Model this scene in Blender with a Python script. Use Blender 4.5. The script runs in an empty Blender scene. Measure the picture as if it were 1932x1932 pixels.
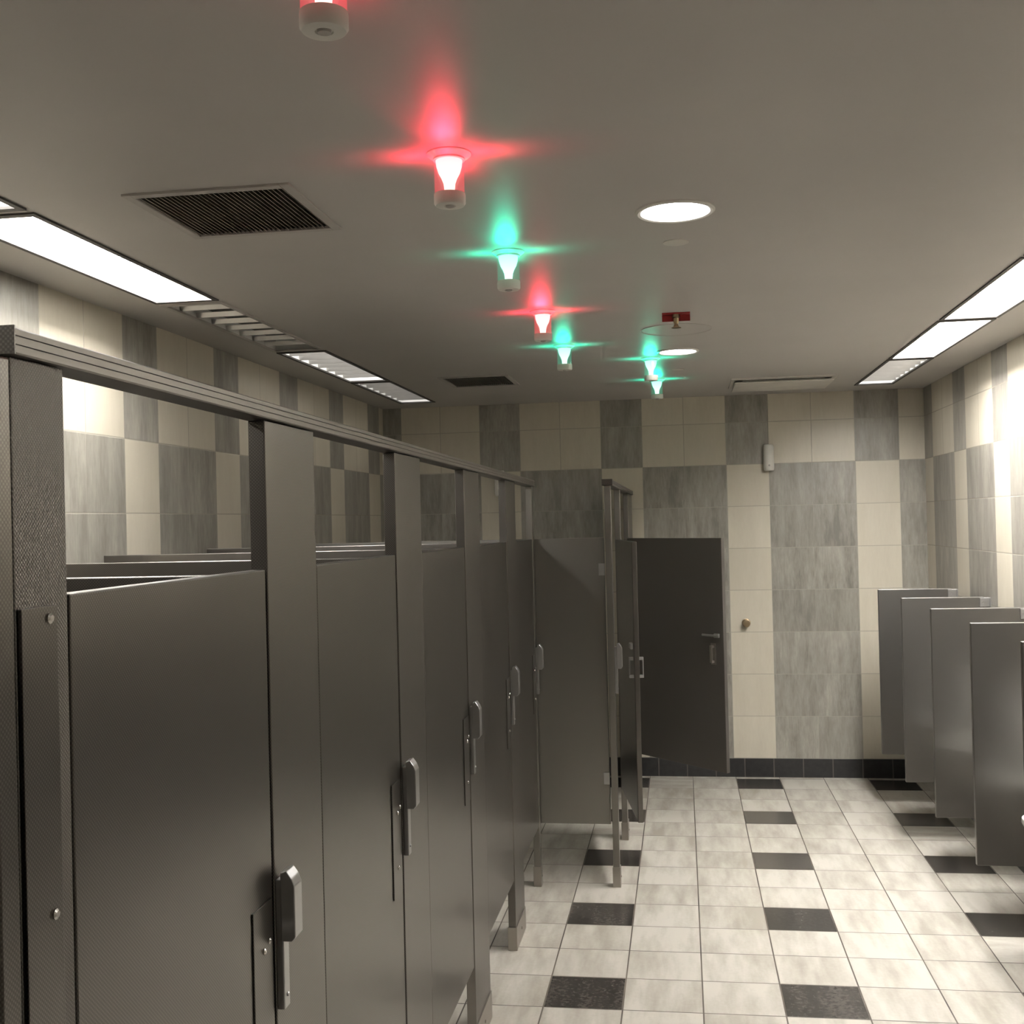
import bpy, bmesh, math
from mathutils import Vector, Matrix

scene = bpy.context.scene
COL = scene.collection
try:
    scene.view_settings.view_transform = 'Standard'
except Exception as ex: print(ex)
H = 1.83
CE = 2.684
YB = 8.10
XL, XR = -2.16, 1.67
YF = -2.2

# ------------------------------------------------------------------ node helpers
class NT:
    def __init__(s, name):
        s.m = bpy.data.materials.new(name); s.m.use_nodes = True
        s.t = s.m.node_tree; s.n = s.t.nodes; s.n.clear()
        s.out = s.n.new('ShaderNodeOutputMaterial')
    def lk(s, a, b): s.t.links.new(a, b)
    def setin(s, sock, v):
        if hasattr(v, 'is_output') or isinstance(v, bpy.types.NodeSocket): s.lk(v, sock)
        else: sock.default_value = v
    def M(s, op, a, b=0.0, c=0.0):
        n = s.n.new('ShaderNodeMath'); n.operation = op
        s.setin(n.inputs[0], a); s.setin(n.inputs[1], b); s.setin(n.inputs[2], c)
        return n.outputs[0]
    def mix(s, f, a, b):
        n = s.n.new('ShaderNodeMix'); n.data_type = 'RGBA'
        s.setin(n.inputs[0], f)
        s.setin(n.inputs[6], a if not isinstance(a, tuple) else (*a[:3], 1))
        s.setin(n.inputs[7], b if not isinstance(b, tuple) else (*b[:3], 1))
        return n.outputs[2]
    def xyz(s, x, y, z):
        n = s.n.new('ShaderNodeCombineXYZ')
        s.setin(n.inputs[0], x); s.setin(n.inputs[1], y); s.setin(n.inputs[2], z)
        return n.outputs[0]
    def pos(s, obj=False):
        if obj:
            g = s.n.new('ShaderNodeTexCoord'); o = g.outputs['Object']
        else:
            g = s.n.new('ShaderNodeNewGeometry'); o = g.outputs['Position']
        sp = s.n.new('ShaderNodeSeparateXYZ'); s.lk(o, sp.inputs[0])
        return sp.outputs[0], sp.outputs[1], sp.outputs[2]
    def noise(s, vec, scale, detail=3, rough=.55):
        n = s.n.new('ShaderNodeTexNoise'); s.lk(vec, n.inputs['Vector'])
        n.inputs['Scale'].default_value = scale; n.inputs['Detail'].default_value = detail
        n.inputs['Roughness'].default_value = rough
        return n.outputs[0]
    def white(s, vec):
        n = s.n.new('ShaderNodeTexWhiteNoise'); s.lk(vec, n.inputs['Vector']); return n.outputs[0]
    def ramp(s, f, lo, hi, a=0.0, b=1.0):
        n = s.n.new('ShaderNodeMapRange'); s.setin(n.inputs[0], f)
        n.inputs[1].default_value = lo; n.inputs[2].default_value = hi
        n.inputs[3].default_value = a; n.inputs[4].default_value = b
        return n.outputs[0]
    def bsdf(s, color, rough=.5, metal=0.0, bump=None, bstr=.2, bdist=.002, spec=.5, coat=0):
        b = s.n.new('ShaderNodeBsdfPrincipled')
        s.setin(b.inputs['Base Color'], color if not isinstance(color, tuple) else (*color[:3], 1))
        s.setin(b.inputs['Roughness'], rough); s.setin(b.inputs['Metallic'], metal)
        b.inputs['Specular IOR Level'].default_value = spec
        if bump is not None:
            bp = s.n.new('ShaderNodeBump'); bp.inputs['Strength'].default_value = bstr
            bp.inputs['Distance'].default_value = bdist
            s.lk(bump, bp.inputs['Height']); s.lk(bp.outputs[0], b.inputs['Normal'])
        s.lk(b.outputs[0], s.out.inputs[0])
        return s.m

def simple(name, color, rough=.5, metal=0.0, spec=.5, var=.08, vs=6):
    t = NT(name); x, y, z = t.pos(True)
    nz = t.noise(t.xyz(x, y, z), vs, 3)
    c = t.mix(t.ramp(nz, .3, .7), tuple(v*(1-var) for v in color), tuple(min(1, v*(1+var)) for v in color))
    return t.bsdf(c, rough, metal, spec=spec)

def emit(name, color, strength, pattern=0.0):
    t = NT(name); e = t.n.new('ShaderNodeEmission')
    e.inputs[0].default_value = (*color, 1)
    if pattern > 0:
        x, y, z = t.pos(True)
        cx = t.M('FLOOR', t.M('MULTIPLY', x, 17.0)); cy = t.M('FLOOR', t.M('MULTIPLY', y, 8.0))
        r = t.white(t.xyz(cx, cy, 1.0))
        fy = t.M('FRACT', t.M('MULTIPLY', y, 8.0))
        k = t.M('MULTIPLY', t.ramp(r, 0, 1, 1-pattern, 1.0), t.ramp(fy, 0, 1, 1-pattern*.5, 1.0))
        t.setin(e.inputs[1], t.M('MULTIPLY', k, strength))
    else:
        e.inputs[1].default_value = strength
    t.lk(e.outputs[0], t.out.inputs[0]); return t.m

W = .2935
ZB = .13
def wall_tile(name, axis, off):
    t = NT(name); x, y, z = t.pos()
    p = x if axis == 'x' else y
    cf = t.M('DIVIDE', t.M('SUBTRACT', p, off), W)
    rf = t.M('DIVIDE', t.M('SUBTRACT', z, ZB), .295)
    c = t.M('FLOOR', cf); r = t.M('FLOOR', rf)
    fx = t.M('SUBTRACT', cf, c); fz = t.M('SUBTRACT', rf, r)
    mod = t.M('FLOORED_MODULO', c, 3.0)
    isd = t.M('LESS_THAN', mod, .5)
    up = t.M('GREATER_THAN', z, ZB + .295*7)
    dark = t.M('SUBTRACT', 1.0, t.M('ABSOLUTE', t.M('SUBTRACT', up, isd)))
    ex = t.M('MINIMUM', fx, t.M('SUBTRACT', 1.0, fx)); ez = t.M('MINIMUM', fz, t.M('SUBTRACT', 1.0, fz))
    gx = t.M('SUBTRACT', 1.0, t.ramp(ex, .005, .012)); gz = t.M('SUBTRACT', 1.0, t.ramp(ez, .005, .012))
    gx = t.M('MULTIPLY', gx, t.M('SUBTRACT', 1.0, t.M('MULTIPLY', dark, .65)))
    g = t.M('MAXIMUM', gx, gz)
    rnd = t.white(t.xyz(c, r, 3.3))
    pair = t.white(t.xyz(t.M('FLOOR', t.M('DIVIDE', t.M('ADD', c, 2.0), 3.0)), r, 8.8))
    sx = t.M('ADD', t.M('MULTIPLY', p, 12.0), t.M('MULTIPLY', rnd, 40.0))
    sz = t.M('MULTIPLY', z, 2.2)
    st = t.noise(t.xyz(sx, sz, t.M('MULTIPLY', rnd, 17.0)), 1.0, 6, .66)
    st2 = t.noise(t.xyz(t.M('MULTIPLY', p, 80.0), t.M('MULTIPLY', z, 14.0), rnd), 1.0, 3, .6)
    stt = t.M('ADD', t.M('MULTIPLY', st, .75), t.M('MULTIPLY', st2, .25))
    f = t.ramp(t.M('ADD', stt, t.M('MULTIPLY', t.M('SUBTRACT', pair, .5), .10)), .36, .66)
    dk = t.mix(f, (.175, .164, .142), (.365, .345, .302))
    dk = t.mix(t.M('MULTIPLY', rnd, .3), dk, (.26, .245, .215))
    lt = t.mix(f, (.54, .495, .405), (.60, .555, .46))
    lt = t.mix(t.M('MULTIPLY', rnd, .35), lt, (.48, .44, .355))
    col = t.mix(dark, lt, dk)
    col = t.mix(t.M('MULTIPLY', g, .75), col, (.34, .315, .265))
    rough = t.M('ADD', .36, t.M('MULTIPLY', g, .3))
    return t.bsdf(col, rough, bump=t.M('SUBTRACT', 1.0, g), bstr=.3, bdist=.002, spec=.5)

TX, TY = .2985, .2923
def floor_tile(name):
    t = NT(name); x, y, z = t.pos()
    cf = t.M('DIVIDE', t.M('SUBTRACT', x, .335), TX)
    rf = t.M('DIVIDE', t.M('SUBTRACT', y, 4.527 - TY), TY)
    c = t.M('FLOOR', cf); r = t.M('FLOOR', rf)
    fx = t.M('SUBTRACT', cf, c); fy = t.M('SUBTRACT', rf, r)
    d = t.M('MULTIPLY', t.M('LESS_THAN', t.M('FLOORED_MODULO', c, 3.0), .5), t.M('LESS_THAN', t.M('FLOORED_MODULO', r, 3.0), .5))
    e = t.M('MINIMUM', t.M('MINIMUM', fx, t.M('SUBTRACT', 1.0, fx)), t.M('MINIMUM', fy, t.M('SUBTRACT', 1.0, fy)))
    g = t.M('SUBTRACT', 1.0, t.ramp(e, .007, .014))
    rnd = t.white(t.xyz(c, r, 1.7)); rn2 = t.white(t.xyz(c, r, 7.1))
    ori = t.M('GREATER_THAN', rnd, .97)
    a = t.M('ADD', t.M('MULTIPLY', x, t.M('ADD', 11.0, t.M('MULTIPLY', ori, -8.0))), t.M('MULTIPLY', rnd, 50.0))
    b = t.M('MULTIPLY', y, t.M('ADD', 2.2, t.M('MULTIPLY', ori, 8.0)))
    st = t.noise(t.xyz(a, b, t.M('MULTIPLY', rnd, 9.0)), 1.0, 4, .55)
    fine = t.noise(t.xyz(x, y, z), 60, 3, .6)
    mixv = t.M('ADD', t.M('MULTIPLY', st, .88), t.M('MULTIPLY', fine, .12))
    f = t.ramp(t.M('ADD', mixv, t.M('MULTIPLY', t.M('SUBTRACT', rn2, .5), .16)), .31, .60)
    lt = t.mix(f, (.385, .358, .31), (.56, .533, .478))
    dk = t.mix(t.ramp(t.M('ADD', t.M('MULTIPLY', fine, .5), t.M('MULTIPLY', st, .5)), .42, .6), (.022, .020, .018), (.080, .072, .065))
    col = t.mix(d, lt, dk)
    dirt = t.ramp(t.noise(t.xyz(x, y, z), 3.0, 2), .3, .7)
    gc = t.mix(dirt, (.045, .036, .03), (.15, .125, .10))
    col = t.mix(g, col, gc)
    rough = t.M('ADD', t.M('ADD', .27, t.M('MULTIPLY', g, .4)), t.M('MULTIPLY', d, -.04))
    return t.bsdf(col, rough, bump=t.M('SUBTRACT', 1.0, g), bstr=.4, bdist=.002, spec=.5)

def base_tile(name, axis):
    t = NT(name); x, y, z = t.pos()
    p = x if axis == 'x' else y
    cf = t.M('DIVIDE', p, .2); fx = t.M('FRACT', cf)
    e = t.M('MINIMUM', fx, t.M('SUBTRACT', 1.0, fx))
    g = t.M('SUBTRACT', 1.0, t.ramp(e, .01, .025))
    n = t.noise(t.xyz(x, y, z), 30, 3)
    col = t.mix(g, t.mix(n, (.012, .012, .013), (.035, .034, .034)), (.10, .09, .08))
    return t.bsdf(col, .35, bump=t.M('SUBTRACT', 1.0, g), bstr=.3)

def metal_mat(name, c1, c2, rough=.4, metal=.75, tex=True, k=1500.0, bstr=.0, cm=.25):
    t = NT(name); x, y, z = t.pos(True)
    n = t.noise(t.xyz(x, y, z), 1.2, 1)
    col = t.mix(t.ramp(n, .3, .7), c1, c2)
    bump = None
    if tex:
        h = t.M('ADD', x, y)
        s1 = t.M('SINE', t.M('MULTIPLY', h, k)); s2 = t.M('SINE', t.M('MULTIPLY', z, k))
        pr = t.M('MULTIPLY', s1, s2)
        if bstr > 0: bump = pr
        col = t.mix(t.M('MULTIPLY', t.ramp(pr, -.2, .8), cm), col, tuple(v*1.9 for v in c2))
    return t.bsdf(col, rough, metal, bump=bump, bstr=bstr, bdist=.0005)

M_wb = wall_tile('tile_back', 'x', .325)
M_wl = wall_tile('tile_left', 'y', 4.17)
M_wr = wall_tile('tile_right', 'y', 6.97)
M_fl = floor_tile('floor_tile')
M_bx = base_tile('base_x', 'x'); M_by = base_tile('base_y', 'y')
t = NT('ceiling_paint'); x, y, z = t.pos()
nn = t.noise(t.xyz(x, y, z), 1.3, 3); fn = t.noise(t.xyz(x, y, z), 180, 2)
M_ce = t.bsdf(t.mix(t.ramp(nn, .3, .7), (.49, .466, .442), (.53, .504, .478)), .45, bump=fn, bstr=.04, spec=.35)
M_met = metal_mat('bronze_metal', (.128, .120, .110), (.146, .137, .126), .30, 1.0, bstr=.06, k=1050, cm=.55)
M_pil = metal_mat('pilaster_metal', (.146, .137, .126), (.168, .158, .146), .32, 1.0, bstr=.10, k=1050, cm=.6)
M_pil2 = metal_mat('pilaster_textured', (.14, .131, .120), (.17, .16, .147), .36, .95, k=1150, bstr=.5, cm=.55)
M_scr = metal_mat('screen_metal', (.20, .191, .180), (.22, .211, .199), .34, .95, cm=.1)
M_div = metal_mat('divider_metal', (.255, .246, .228), (.285, .275, .256), .34, .95, cm=.1)
M_dark = metal_mat('dark_metal', (.115, .105, .095), (.13, .119, .108), .38, .5, cm=.1)
M_rail = metal_mat('rail_aluminium', (.225, .21, .193), (.26, .243, .224), .36, .9, tex=False)
M_post = metal_mat('post_steel', (.24, .23, .21), (.28, .268, .245), .33, .95, cm=.15)
M_shoe = metal_mat('shoe_steel', (.33, .305, .275), (.42, .39, .355), .35, .9, tex=False)
M_chr = simple('cast_chrome', (.50, .50, .50), .30, .95)
M_screw = simple('screw_steel', (.6, .58, .55), .25, 1.0)
M_white = simple('white_plastic', (.74, .72, .67), .4)
M_porc = simple('porcelain', (.85, .85, .83), .12)
M_trim = simple('white_trim', (.66, .63, .58), .5)
M_frame = simple('grille_frame', (.44, .415, .39), .5)
M_slat = simple('grille_slat', (.17, .155, .13), .5)
M_black = simple('black_void', (.012, .012, .012), .8)
M_gap = simple('dark_fixture_frame', (.05, .045, .04), .6)
M_refl = simple('reflector', (.82, .82, .80), .45, 0.0)
M_blade = simple('louver_grey', (.55, .54, .52), .3, .5)
M_redp = simple('red_paint', (.27, .012, .012), .5)
M_brass = simple('brass', (.35, .27, .17), .3, .9)
LC = (1.0, .965, .92)
_lm = {}
def lampmat(s):
    if s not in _lm: _lm[s] = emit('lamp_'+str(s).replace('.', '_'), LC, s, .3 if s > 6 else 0.0)
    return _lm[s]
M_off = simple('lens_off', (.10, .095, .085), .5)
M_can = emit('can_lamp', (1, .955, .89), 22.0)

def glow_mat(name, ctop, cbot, s):
    t = NT(name); x, y, z = t.pos(True)
    f = t.ramp(z, -.085, 0)
    e = t.n.new('ShaderNodeEmission')
    t.lk(t.mix(f, cbot, ctop), e.inputs[0]); e.inputs[1].default_value = s
    t.lk(e.outputs[0], t.out.inputs[0]); return t.m
def clear_mat(name, col, es):
    t = NT(name)
    tr = t.n.new('ShaderNodeBsdfTransparent'); tr.inputs[0].default_value = (.95, .95, .95, 1)
    gl = t.n.new('ShaderNodeBsdfGlossy'); gl.inputs['Roughness'].default_value = .1
    em = t.n.new('ShaderNodeEmission'); em.inputs[0].default_value = (*col, 1); em.inputs[1].default_value = es
    m1 = t.n.new('ShaderNodeMixShader'); m1.inputs[0].default_value = .08
    t.lk(tr.outputs[0], m1.inputs[1]); t.lk(gl.outputs[0], m1.inputs[2])
    ad = t.n.new('ShaderNodeAddShader'); t.lk(m1.outputs[0], ad.inputs[0]); t.lk(em.outputs[0], ad.inputs[1])
    t.lk(ad.outputs[0], t.out.inputs[0]); return t.m
RED = (1.0, .02, .06); GRN = (.0, .85, .48)
M_gr = glow_mat('glow_red', (1, .35, .38), (1, .6, .5), 2.6)
M_gg = glow_mat('glow_green', (.25, 1, .75), (.6, 1, .9), 2.2)
M_cr = clear_mat('sleeve_red', RED, .25); M_cg = clear_mat('sleeve_green', GRN, .10)

# ------------------------------------------------------------------ mesh helpers
def abox(bm, x0, x1, y0, y1, z0, z1, bev=0.0):
    m = Matrix.Translation(((x0+x1)/2, (y0+y1)/2, (z0+z1)/2)) @ Matrix.Diagonal((abs(x1-x0), abs(y1-y0), abs(z1-z0), 1))
    r = bmesh.ops.create_cube(bm, size=1, matrix=m)
    if bev > 0:
        ed = list({e for v in r['verts'] for e in v.link_edges})
        bmesh.ops.bevel(bm, geom=ed, offset=bev, segments=2, affect='EDGES', profile=.5)
def lathe(bm, prof, cx=0, cy=0, seg=40, axis='z', c=(0, 0, 0)):
    rings = []
    for r, h in prof:
        if r < 1e-6:
            rings.append([bm.verts.new(lp(0, 0, h, axis, cx, cy, c))])
        else:
            rings.append([bm.verts.new(lp(r*math.cos(2*math.pi*i/seg), r*math.sin(2*math.pi*i/seg), h, axis, cx, cy, c)) for i in range(seg)])
    for a, b in zip(rings, rings[1:]):
        for i in range(seg):
            j = (i+1) % seg
            if len(a) == 1 and len(b) == 1: continue
            if len(a) == 1: f = [a[0], b[i], b[j]]
            elif len(b) == 1: f = [a[i], a[j], b[0]]
            else: f = [a[i], a[j], b[j], b[i]]
            bm.faces.new(f)
def lp(x, y, h, axis, cx, cy, c):
    if axis == 'z': v = (cx+x, cy+y, h)
    elif axis == 'x': v = (h, x, y)
    else: v = (x, h, y)
    return (v[0]+c[0], v[1]+c[1], v[2]+c[2])
def extr(bm, pts, y0, y1, dz=0.0, bev=0.0):   # pts (x,z) extruded along y
    a = [bm.verts.new((p[0], y0, p[1])) for p in pts]; b = [bm.verts.new((p[0], y1, p[1]+dz)) for p in pts]
    n = len(pts); fs = []
    for i in range(n):
        j = (i+1) % n; fs.append(bm.faces.new([a[i], a[j], b[j], b[i]]))
    fs.append(bm.faces.new(a[::-1])); fs.append(bm.faces.new(b))
    if bev > 0:
        bmesh.ops.recalc_face_normals(bm, faces=fs)
        ed = list({e for f in fs for e in f.edges})
        bmesh.ops.bevel(bm, geom=ed, offset=bev, segments=3, affect='EDGES', profile=.5)
def mk(name, bm, mat, parent=None, smooth=False, loc=None, label=None):
    bmesh.ops.recalc_face_normals(bm, faces=bm.faces[:])
    me = bpy.data.meshes.new(name); bm.to_mesh(me); bm.free()
    if smooth:
        for p in me.polygons: p.use_smooth = True
        try: me.set_sharp_from_angle(angle=math.radians(40))
        except Exception: pass
    me.materials.append(mat)
    o = bpy.data.objects.new(name, me); COL.objects.link(o)
    if parent: o.parent = parent
    if loc: o.location = loc
    if label: o['label'] = label
    return o
def box(name, x0, x1, y0, y1, z0, z1, mat, parent=None, bev=.0015, label=None, loc=None):
    bm = bmesh.new(); abox(bm, x0, x1, y0, y1, z0, z1, bev)
    return mk(name, bm, mat, parent, label=label, loc=loc)
def struct(o):
    o['kind'] = 'structure'; return o
def thing(name, loc, label, cat, group=None, rotz=0):
    e = bpy.data.objects.new(name, None); COL.objects.link(e); e.location = loc
    e.rotation_euler = (0, 0, rotz); e.empty_display_size = .1
    e['label'] = label; e['category'] = cat
    if group: e['group'] = group
    return e
def dup(src, loc, label=None, rotz=None):
    n = src.copy(); COL.objects.link(n); n.location = loc
    if rotz is not None: n.rotation_euler = (0, 0, rotz)
    if label: n['label'] = label
    def rec(s, d):
        for c in s.children:
            k = c.copy(); COL.objects.link(k); k.parent = d; rec(c, k)
    rec(src, n)
    return n

# ------------------------------------------------------------------ room
struct(box('floor', XL-.1, XR+.1, YF-.1, YB+.1, -.1, 0, M_fl, bev=0))
struct(box('wall_back', XL-.1, XR+.1, YB, YB+.1, 0, CE+.2, M_wb, bev=0))
struct(box('wall_left', XL-.1, XL, YF, YB, 0, CE+.2, M_wl, bev=0))
struct(box('wall_right', XR, XR+.1, YF, YB, 0, CE+.2, M_wr, bev=0))
struct(box('wall_front', XL-.1, XR+.1, YF-.1, YF, 0, CE+.2, M_wb, bev=0))
struct(box('baseboard_back', XL, XR, YB-.01, YB, 0, ZB, M_bx, bev=.001))
struct(box('baseboard_left', XL, XL+.01, YF, YB-.01, 0, ZB, M_by, bev=.001))
struct(box('baseboard_right', XR-.01, XR, YF, YB-.01, 0, ZB, M_by, bev=.001))

SL = (-1.925, -1.69); SR = (1.165, 1.40)
ys = [(-.97, .25), (.28, 1.49), (1.53, 2.74), (2.78, 3.99), (4.03, 5.24), (5.28, 6.49), (6.53, 7.74)]
SLv = [16, 18, 34, 95, 0, 5.0, 2.5]
SRv = [14, 16, 20, 34, 120, 165, 5.5]
trof = []
for i, (a, b) in enumerate(ys):
    trof.append((SL[0], SL[1], a, b, SLv[i]))
    trof.append((SR[0], SR[1], a, b, SRv[i]))
vents = [(-1.375, -.95, 2.69, 3.115), (-1.38, -.98, 6.47, 6.93)]
holes = [h[:4] for h in trof] + vents
xs = sorted({XL-.1, XR+.1} | {h[0] for h in holes} | {h[1] for h in holes})
yy = sorted({YF-.1, YB+.1} | {h[2] for h in holes} | {h[3] for h in holes})
bm = bmesh.new(); vv = {}
def gv(x, y):
    if (x, y) not in vv: vv[(x, y)] = bm.verts.new((x, y, CE))
    return vv[(x, y)]
for i in range(len(xs)-1):
    for j in range(len(yy)-1):
        cx, cy = (xs[i]+xs[i+1])/2, (yy[j]+yy[j+1])/2
        if any(h[0] < cx < h[1] and h[2] < cy < h[3] for h in holes): continue
        bm.faces.new([gv(xs[i], yy[j]), gv(xs[i], yy[j+1]), gv(xs[i+1], yy[j+1]), gv(xs[i+1], yy[j])])
me = bpy.data.meshes.new('ceiling'); bm.to_mesh(me); bm.free(); me.materials.append(M_ce)
o = bpy.data.objects.new('ceiling', me); COL.objects.link(o); struct(o)
struct(box('slab_above_ceiling', XL-.1, XR+.1, YF-.1, YB+.1, CE+.2, CE+.25, M_black, bev=0))  # unseen black slab closing off the space above the ceiling

# ------------------------------------------------------------------ troffers
def troffer(x0, x1, y0, y1, s):
    w, l = (x1-x0)/2, (y1-y0)/2
    lab = ('unlit fluorescent fixture with grey louver recessed in the ceiling' if s == 0 else
           'dimly lit fluorescent fixture with louver recessed in the ceiling' if s < 6 else
           'bright lit rectangular fluorescent fixture recessed in the ceiling' if s > 25 else
           'lit rectangular fluorescent fixture recessed in the ceiling')
    T = thing('ceiling_light', ((x0+x1)/2, (y0+y1)/2, CE), lab, 'ceiling light', 'fluorescent fixtures in the ceiling runs')
    bm = bmesh.new(); f = .009; fe = .022
    abox(bm, -w-.008, -w+f, -l-.004, l+.004, -.005, .003); abox(bm, w-f, w+.008, -l-.004, l+.004, -.005, .003)
    abox(bm, -w+f, w-f, -l-.004, -l+fe, -.005, .003); abox(bm, -w+f, w-f, l-fe, l+.004, -.005, .003)
    mk('frame', bm, M_gap if s else M_frame, T)
    bm = bmesh.new(); hz = .125
    abox(bm, -w, -w+.004, -l, l, .003, hz); abox(bm, w-.004, w, -l, l, .003, hz)
    abox(bm, -w, w, -l, -l+.004, .003, hz); abox(bm, -w, w, l-.004, l, .003, hz)
    abox(bm, -w, w, -l, l, hz, hz+.005)
    mk('housing', bm, M_refl, T)
    zl = .100 if s >= 6 else .055
    box('lens', -w+.006, w-.006, -l+.006, l-.006, zl, zl+.01, lampmat(s) if s else M_off, T, bev=0)
    if s < 6:
        n = 8
        for i in range(1, n):
            bm = bmesh.new(); extr2(bm, -w+.0045, w-.0045, -l + 2*l*i/n, .050 if s else .022)
            mk('louver_blade', bm, M_blade, T)
def extr2(bm, x0, x1, y, zt):
    k = .018*zt/.05
    pts = [(y-.0015, .003), (y+.0015, .003), (y+k, zt), (y-k, zt)]
    a = [bm.verts.new((x0, p[0], p[1])) for p in pts]; b = [bm.verts.new((x1, p[0], p[1])) for p in pts]
    for i in range(4):
        j = (i+1) % 4; bm.faces.new([a[i], a[j], b[j], b[i]])
    bm.faces.new(a); bm.faces.new(b)
for q in trof: troffer(*q)

# ------------------------------------------------------------------ vents
for k, (x0, x1, y0, y1) in enumerate(vents):
    T = thing('air_vent', ((x0+x1)/2, (y0+y1)/2, CE), 'square ceiling air grille with dark slats and grey frame', 'vent', 'ceiling air grilles')
    w, l = (x1-x0)/2, (y1-y0)/2
    bm = bmesh.new(); f = .016
    abox(bm, -w-.010, -w+f, -l-.010, l+.010, -.006, .002, .002); abox(bm, w-f, w+.010, -l-.010, l+.010, -.006, .002, .002)
    abox(bm, -w+f, w-f, -l-.010, -l+f, -.006, .002); abox(bm, -w+f, w-f, l-f, l+.010, -.006, .002)
    mk('frame', bm, M_frame, T)
    bm = bmesh.new(); n = 30
    for i in range(n):
        xx = -w+f + (2*w-2*f)*(i+.5)/n
        pts = [(xx-.006, .012), (xx-.0045, .012), (xx+.003, -.003), (xx+.0005, -.003)]
        extr(bm, pts, -l+f, l-f)
    mk('slats', bm, M_slat, T)
    bm = bmesh.new()
    abox(bm, -w, w, -l, l, .06, .065); abox(bm, -w, -w+.003, -l, l, .002, .06); abox(bm, w-.003, w, -l, l, .002, .06)
    abox(bm, -w, w, -l, -l+.003, .002, .06); abox(bm, -w, w, l-.003, l, .002, .06)
    mk('duct_box', bm, M_black, T)

# supply diffuser
T = thing('air_diffuser', (.65, 7.36, CE), 'white square stepped air diffuser on ceiling near the back wall', 'vent')
bm = bmesh.new()
def ringbox(bm, w, l, z0, z1, t_):
    abox(bm, -w, -w+t_, -l, l, z0, z1); abox(bm, w-t_, w, -l, l, z0, z1)
    abox(bm, -w+t_, w-t_, -l, -l+t_, z0, z1); abox(bm, -w+t_, w-t_, l-t_, l, z0, z1)
ringbox(bm, .32, .25, -.010, 0, .03)
mk('frame', bm, M_trim, T)
bm = bmesh.new(); abox(bm, -.30, .30, -.23, .23, -.032, -.022, .003); abox(bm, -.25, .25, -.18, .18, -.022, -.001)
mk('face_plate', bm, M_trim, T)

# round can lights and discs
def can(yc, r):
    T = thing('recessed_downlight', (.005, yc, CE), 'round lit recessed downlight with white trim ring', 'ceiling light', 'round downlights')
    bm = bmesh.new(); lathe(bm, [(r+.012, 0), (r+.012, -.004), (r+.006, -.008), (r-.002, -.006), (r-.004, 0)], seg=56)
    mk('trim_ring', bm, M_white, T, True)
    bm = bmesh.new(); lathe(bm, [(r-.003, -.0015), (r*.6, -.004), (0, -.005)], seg=56)
    mk('lens', bm, M_can, T, True)
can(3.165, .098); can(5.84, .095)
T = thing('ceiling_speaker', (0, 5.17, CE), 'round flat painted ceiling speaker plate', 'speaker')
bm = bmesh.new(); lathe(bm, [(.162, .0), (.162, -.002), (.159, -.003), (.156, -.002), (.155, -.001), (0, -.001)], seg=56)
mk('cover', bm, M_ce, T, True)
for yc, r in ((3.53, .04), (6.56, .035)):
    T = thing('ceiling_cover_plate', (.005, yc, CE), 'small round white blank cover plate on ceiling', 'cover plate', 'small round ceiling covers')
    bm = bmesh.new(); lathe(bm, [(r, 0), (r, -.002), (r-.003, -.003), (0, -.0035)], seg=40)
    mk('cover', bm, M_trim, T, True)
# sprinkler with red guard
T = thing('fire_sprinkler', (0, 4.75, CE), 'fire sprinkler head with red mounting plate on ceiling', 'sprinkler')
box('plate', -.058, .058, -.015, .02, -.006, .0005, M_redp, T, .002)
box('flange', -.058, .058, .016, .02, -.032, -.006, M_redp, T, .001)
bm = bmesh.new(); lathe(bm, [(.014, -.006), (.016, -.018), (.011, -.022), (.011, -.04), (.007, -.046), (.012, -.058), (.02, -.061), (.02, -.063), (0, -.065)], seg=24)
mk('sprinkler_head', bm, M_brass, T, True)

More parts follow.
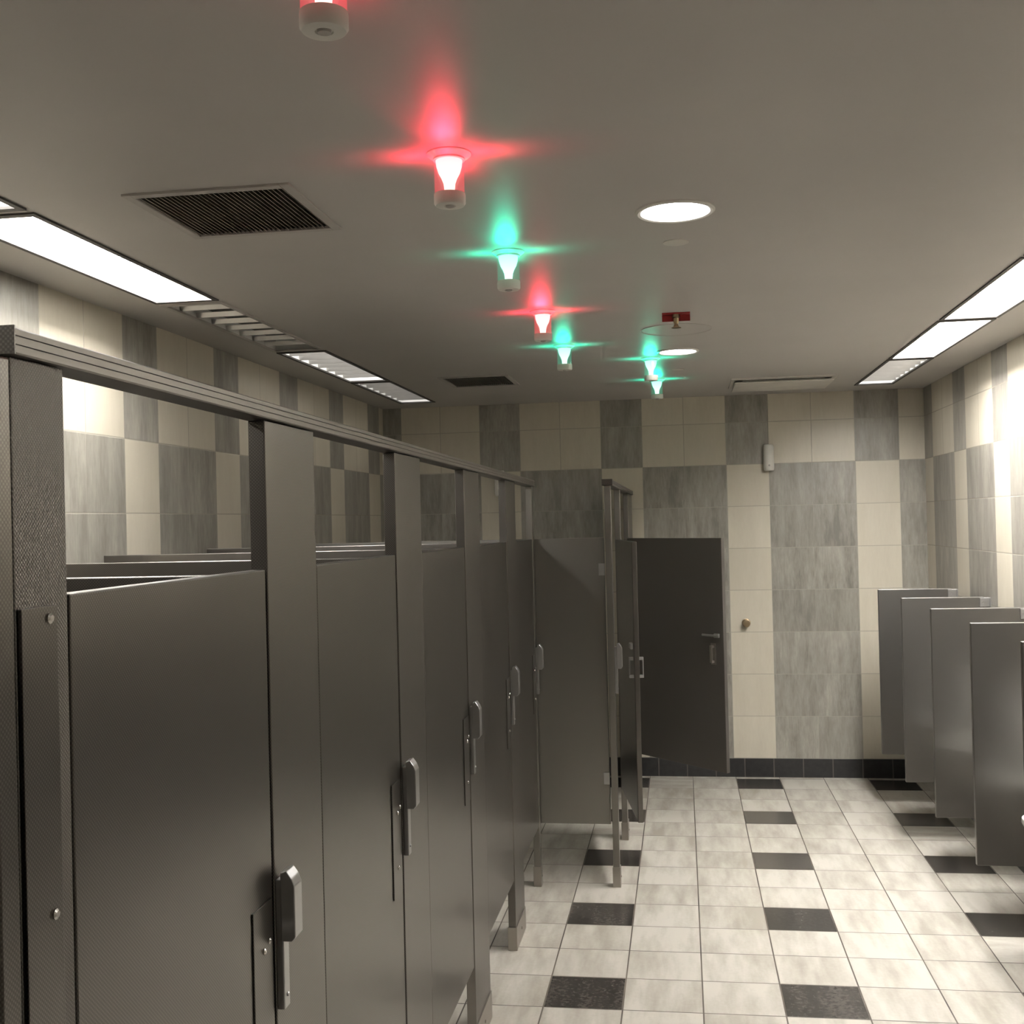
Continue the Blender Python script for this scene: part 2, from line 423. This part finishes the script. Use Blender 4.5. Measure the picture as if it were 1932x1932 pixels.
# ------------------------------------------------------------------ occupancy lamps
def occ(color, k=1.0):
    red = color == 'red'
    T = thing('indicator_lamp', (0, 0, 0), ('red' if red else 'green')+' glowing stall indicator lamp in clear cylinder on ceiling', 'indicator light', 'stall indicator lamps')
    bm = bmesh.new(); lathe(bm, [(.052, 0), (.052, -.003), (.046, -.008), (.037, -.012), (.037, -.016), (0, -.016)], seg=40)
    mk('ceiling_flange', bm, M_white, T, True)
    bm = bmesh.new()
    lathe(bm, [(.031, -.017), (.0295, -.03), (.025, -.045), (.018, -.058), (.0135, -.07), (.012, -.084), (.012, -.092), (0, -.092)], seg=36)
    mk('glowing_cone', bm, M_gr if red else M_gg, T, True)
    bm = bmesh.new(); lathe(bm, [(.0345, -.016), (.0345, -.094)], seg=40)
    mk('clear_sleeve', bm, M_cr if red else M_cg, T, True)
    bm = bmesh.new(); lathe(bm, [(0, -.0935), (.036, -.0935), (.0365, -.097), (.0365, -.116), (.033, -.121), (.014, -.1215), (.013, -.119), (0, -.119)], seg=40)
    mk('end_cap', bm, M_white, T, True)
    bm = bmesh.new(); lathe(bm, [(0, -.1185), (.011, -.119), (.010, -.1235), (.005, -.1255), (0, -.126)], seg=24)
    mk('sensor', bm, M_frame, T, True)
    for i in range(4):
        ang = i*math.pi/2
        near = (i == 3)
        ld = bpy.data.lights.new('beam', 'SPOT'); ld.color = RED if red else GRN
        ld.energy = k*((3.8 if red else 2.5) if near else (1.4 if red else .85))
        ld.spot_size = math.radians(50 if near else 66); ld.spot_blend = 1.0; ld.shadow_soft_size = .03
        lo = bpy.data.objects.new('beam', ld); COL.objects.link(lo); lo.parent = T
        d = Vector((math.cos(ang), math.sin(ang), .38 if near else .72)).normalized()
        lo.location = (math.cos(ang)*.042, math.sin(ang)*.042, -.052)
        lo.rotation_euler = d.to_track_quat('-Z', 'Y').to_euler()
        ld = bpy.data.lights.new('halo', 'SPOT'); ld.color = RED if red else GRN
        ld.energy = k*(.85 if red else .5)
        ld.spot_size = math.radians(130); ld.spot_blend = 1.0; ld.shadow_soft_size = .02
        lo = bpy.data.objects.new('halo', ld); COL.objects.link(lo); lo.parent = T
        lo.location = (math.cos(ang)*.05, math.sin(ang)*.05, -.060)
        lo.rotation_euler = Vector((math.cos(ang)*.35, math.sin(ang)*.35, 1)).normalized().to_track_quat('-Z', 'Y').to_euler()
    return T
RN = occ('red', .55); RN.location = (-.505, 1.61, CE)
R0 = occ('red'); R0.location = (-.51, 2.555, CE)
G0 = occ('green'); G0.location = (-.52, 3.524, CE)
for p in ((-.537, 4.56),): dup(R0, (p[0], p[1], CE))
for p in ((-.543, 5.48), (-.139, 6.05), (-.127, 6.98)): dup(G0, (p[0], p[1], CE))

# ------------------------------------------------------------------ stalls
XA = -.74; TH = .032; DB = .30
def PTf(y): return 2.031 - .0052*(y-1.16)      # top of the fronts, very slightly out of level
def DTf(y): return 1.758 - .004*(y-1.16)
def screw(bm, x, y, z, r=.006, d=.004):
    lathe(bm, [(r, 0), (r, d*.5), (r*.6, d), (0, d)], seg=16, axis='x', c=(x, y, z))
def pilaster(x, y0, w, label='textured bronze metal stall pilaster with floor shoe', keeper=True, mat=None, pt=None):
    T = thing('stall_pilaster', (x, y0, 0), label, 'stall pilaster', 'toilet stall pilasters')
    PT = pt if pt else PTf(y0+w)-.001
    box('panel', -TH, 0, 0, w, .02, PT, mat or M_pil, T, .002)
    bm = bmesh.new(); abox(bm, -TH-.004, .004, -.003, w+.003, 0, .10, .002); screw(bm, .004, w/2, .05)
    mk('floor_shoe', bm, M_shoe, T)
    if keeper:
        bm = bmesh.new()
        abox(bm, 0, .014, .002, .030, .962, 1.195, .002)
        pts = [(.010, 1.085), (.030, 1.085), (.037, 1.093), (.037, 1.185), (.032, 1.198), (.022, 1.212), (.010, 1.208)]
        extr(bm, pts, .000, .040, bev=.0018)
        screw(bm, .014, .017, .985, .004, .003)
        mk('latch_keeper', bm, M_chr, T)
    return T
def door(x, yh, L, label, rotz=0, swing=1, mat=None, latch=True, dt=None):
    T = thing('stall_door', (x, yh, 0), label, 'stall door', 'toilet stall doors', rotz)
    DT = dt if dt else DTf(yh+L)
    a, b = (0, L) if swing == 1 else (-L, 0)
    bm = bmesh.new(); abox(bm, -.028, -.002, a, b, DB, DT, .0025)
    mk('panel', bm, mat or M_met, T)
    h0, h1 = (-.0078, .004) if swing == 1 else (-.004, .0078)
    for zz in (DB+.05, DT-.12):
        box('hinge', -.026, -.010, h0, h1, zz, zz+.06, M_shoe, T, .001)
    if latch:
        bm = bmesh.new(); abox(bm, -.002, .001, L-.10, L-.012, .88, 1.17, .001)
        mk('latch_plate', bm, M_met, T)
        for yy_, zz in ((L-.055, 1.09), (L-.055, .95), (L-.03, 1.10)):
            bm = bmesh.new(); screw(bm, .001, yy_, zz, .0055); mk('screw', bm, M_screw, T)
    return T
P = [1.95, 2.885, 3.835, 4.775]
PW = [.275, .29, .29, .27]
pilaster(XA, 1.168, .110, 'narrow textured bronze pilaster at the stall row end', keeper=False, mat=M_pil2)
for p, w in zip(P, PW): pilaster(XA, p, w)
pilaster(XA, 5.62, .05, 'narrow metal end post of the stall row with floor shoe', mat=M_post)
starts = [1.168+.110] + [p+w for p, w in zip(P, PW)]
ends = P + [5.62]
for s, e in zip(starts, ends):
    door(XA, s+.008, e-s-.014, 'closed dark bronze textured metal stall door')
T = thing('hinge_plate', (XA, 1.165, 0), 'long vertical dark metal hinge plate with steel screws', 'metal plate')
box('plate', .001, .006, .006, .080, .25, 1.745, M_met, T, .001)
for zz in (.35, 1.385, 1.73, 1.05):
    bm = bmesh.new(); screw(bm, .006, .062, zz, .0065); mk('screw', bm, M_screw, T)

def headrail(x, y0, y1, za, zb):
    T = thing('headrail', (x, y0, za), 'long ribbed anodised metal headrail over the stall fronts', 'headrail', 'stall headrails')
    z0 = 0
    pr = [(-.042, z0), (.008, z0), (.010, z0+.002), (.010, z0+.009), (.0075, z0+.0095), (.0075, z0+.0110), (.010, z0+.0115), (.010, z0+.019),
          (.0075, z0+.0195), (.0075, z0+.021), (.010, z0+.0215), (.010, z0+.028), (.004, z0+.031), (-.036, z0+.031), (-.042, z0+.027)]
    bm = bmesh.new(); extr(bm, pr, 0, y1-y0, zb-za); mk('rail', bm, M_rail, T)
    bm = bmesh.new(); abox(bm, -.043, .011, -.002, 0, 0, .032); mk('end_cap', bm, M_met, T)
headrail(XA, 1.162, 5.68, PTf(1.162), PTf(5.68))
XBk = -.345
headrail(XBk, 5.63, YB-.002, 2.0, 2.0)

def divider(y, x0=XL+.012, x1=XA-TH-.0045, label='bronze metal divider panel between toilet stalls', mat=None):
    T = thing('stall_divider', (x0, y, 0), label, 'stall divider', 'toilet stall dividers')
    L = x1-x0
    box('panel', 0, L, -.0125, .0125, DB, 1.74, mat or M_pil, T, .002)
    for zz in (.5, 1.55):
        bm = bmesh.new(); abox(bm, -.012, .03, -.02, -.0125, zz, zz+.06, .001); abox(bm, -.012, -.008, -.035, -.0125, zz, zz+.06, .001)
        mk('wall_bracket', bm, M_chr, T)
        bm = bmesh.new(); abox(bm, L-.03, L+.0005, -.018, -.0125, zz, zz+.06, .001); mk('post_bracket', bm, M_chr, T)
for p, w in zip(P, PW): divider(p+w/2)
divider(1.22)
divider(5.70, x1=XBk-TH-.01, label='brownish metal divider panel beside the stall row end', mat=M_div)
T = thing('partition_panel', (-.676, 1.05, 0), 'dark smooth metal partition panel standing at the near end', 'partition')
box('panel', -.70, 0, -.016, .016, .02, 2.01, M_met, T, .002)
box('floor_shoe', -.70, .003, -.02, .02, 0, .1, M_shoe, T, .002)

# second block
pilaster(XBk, 5.64, .045, 'narrow metal end post of the recessed stalls with floor shoe', pt=1.999, mat=M_post)
pilaster(XBk, 6.47, .09, 'narrow metal stall post with floor shoe', pt=1.999, mat=M_post)
pilaster(XBk, 7.485, .60, 'wide dark metal pilaster beside back wall', keeper=False, pt=1.999)
D = door(XBk, 6.455, .74, 'narrow stall door slightly ajar with chrome pull handle', .165, -1, latch=False, dt=1.715)
bm = bmesh.new()
for sx in (-1, 1):
    xo = -.028 if sx < 0 else -.002
    a0, a1 = sorted((xo, xo+sx*.024)); c0, c1 = sorted((xo+sx*.017, xo+sx*.024))
    abox(bm, a0, a1, -.715, -.695, 1.115, 1.13, .002); abox(bm, a0, a1, -.715, -.695, 1.025, 1.04, .002); abox(bm, c0, c1, -.715, -.695, 1.025, 1.13, .003)
mk('pull_handle', bm, M_chr, D)
box('latch', -.045, -.028, -.72, -.66, 1.17, 1.20, M_chr, D, .003)
D = door(XBk+.01, 7.47, .84, 'wide dark accessible stall door standing open with chrome latch', .775, -1, mat=M_dark, latch=False, dt=1.705)
bm = bmesh.new(); abox(bm, -.042, -.028, -.81, -.77, 1.105, 1.13, .003); abox(bm, -.052, -.04, -.82, -.68, 1.111, 1.124, .003)
mk('lever_latch', bm, M_chr, D)
bm = bmesh.new(); abox(bm, -.031, -.028, -.775, -.735, .94, 1.07, .001); abox(bm, -.048, -.031, -.764, -.746, .952, .967, .002); abox(bm, -.048, -.031, -.764, -.746, 1.043, 1.058, .002); abox(bm, -.054, -.046, -.764, -.746, .952, 1.058, .002)
mk('pull_handle', bm, M_shoe, D)

# ------------------------------------------------------------------ urinal screens & urinals
XE = 1.20
def screen(y):
    T = thing('urinal_screen', (XR, y, 0), 'dark bronze metal urinal privacy screen mounted on tiled wall', 'urinal screen', 'urinal screens')
    box('panel', XE-XR, -.03, -.0125, .0125, .33, 1.355, M_scr, T, .003)
    for zz in (.45, 1.30):
        bm = bmesh.new(); abox(bm, -.055, -.0, -.019, -.0125, zz, zz+.05, .002); abox(bm, -.055, -.0, .0125, .019, zz, zz+.05, .002)
        abox(bm, -.006, 0.0005, -.03, .03, zz, zz+.05, .001)
        lathe(bm, [(.006, -.022), (.006, .022)], seg=16, axis='y', c=(-.04, 0, zz+.025))
        mk('wall_bracket', bm, M_chr, T)
    return T
S = screen(7.30)
for y in (6.55, 5.80, 5.03, 4.30, 3.56): dup(S, (XR, y, 0))
def urinal(y):
    T = thing('urinal', (XR, y, 0), 'white porcelain wall urinal with chrome flush valve', 'urinal', 'wall urinals')
    bm = bmesh.new(); seg = 24
    secs = [(.30, .05, .05), (.33, .14, .10), (.42, .25, .15), (.52, .335, .175), (.60, .378, .185), (.615, .375, .183), (.615, .355, .165), (.58, .34, .155), (.48, .26, .13), (.40, .16, .09), (.385, .08, .04)]
    rings = []
    for z, d, hw in secs:
        rings.append([bm.verts.new((-d*max(0, math.sin(math.pi*i/seg))**.8 if 0 < i < seg else 0.0, hw*math.cos(math.pi*i/seg), z)) for i in range(seg+1)])
    for a, b in zip(rings, rings[1:]):
        for i in range(seg): bm.faces.new([a[i], a[i+1], b[i+1], b[i]])
    bm.faces.new(rings[-1]); bm.faces.new(rings[0])
    mk('bowl', bm, M_porc, T, True)
    bm = bmesh.new(); abox(bm, -.07, 0, -.19, .19, .60, 1.05, .02); abox(bm, -.17, -.05, -.19, -.165, .60, .98, .01); abox(bm, -.17, -.05, .165, .19, .60, .98, .01)
    mk('backplate', bm, M_porc, T, True)
    bm = bmesh.new(); lathe(bm, [(.014, 1.04), (.014, 1.13), (.024, 1.13), (.028, 1.16), (.028, 1.21), (.018, 1.235), (0, 1.24)], cx=-.05, seg=20)
    lathe(bm, [(.012, -.05), (.012, 0)], seg=16, axis='x', c=(0, 0, 1.17))
    mk('flush_valve', bm, M_chr, T, True)
    return T
U = urinal(6.925)
for y in (6.175, 5.415, 4.68, 3.93): dup(U, (XR, y, 0))

# ------------------------------------------------------------------ back wall things
def freshener(x, z):
    T = thing('air_freshener', (x, YB, z), 'small white rounded air freshener dispenser on tiled wall', 'air freshener', 'air freshener dispensers')
    bm = bmesh.new(); lathe(bm, [(0, -.092), (.028, -.092), (.034, -.088), (.037, -.07), (.037, .07), (.034, .088), (.028, .092), (0, .092)], cy=-.037, seg=32); mk('body', bm, M_white, T, True)
    bm = bmesh.new(); lathe(bm, [(.0, -.0765), (.006, -.076), (.007, -.073)], seg=16, axis='y', c=(0, 0, -.055)); mk('nozzle', bm, M_frame, T, True)
freshener(.615, 2.235); freshener(-1.29, 2.11)
T = thing('wall_door_stop', (.435, YB, 1.08), 'round brushed metal door stop knob on tiled wall', 'door stop')
bm = bmesh.new(); lathe(bm, [(.03, 0), (.03, -.006), (.014, -.01), (.012, -.03), (.022, -.036), (.026, -.045), (.024, -.052), (0, -.055)], seg=28, axis='y')
mk('knob', bm, M_brass, T, True)

# ------------------------------------------------------------------ world & camera
w = bpy.data.worlds.new('World'); scene.world = w; w.use_nodes = True
w.node_tree.nodes['Background'].inputs[0].default_value = (1, .95, .88, 1)
w.node_tree.nodes['Background'].inputs[1].default_value = .05

F = 2130.0
cam = bpy.data.cameras.new('camera'); co = bpy.data.objects.new('camera', cam); COL.objects.link(co)
cam.sensor_width = 36; cam.sensor_fit = 'HORIZONTAL'; cam.lens = F/1932*36; cam.clip_start = .02
th = math.radians(8.51); ph = math.radians(.50); rho = .024
fw = Vector((-math.sin(th)*math.cos(ph), math.cos(th)*math.cos(ph), math.sin(ph)))
rt = Vector((math.cos(th), math.sin(th), 0)); up = rt.cross(fw)
cu = (up*math.cos(rho)+rt*math.sin(rho)); cr = (rt*math.cos(rho)-up*math.sin(rho))
m = Matrix((cr, cu, -fw)).transposed().to_4x4(); m.translation = Vector((0, 0, H))
co.matrix_world = m
scene.camera = co
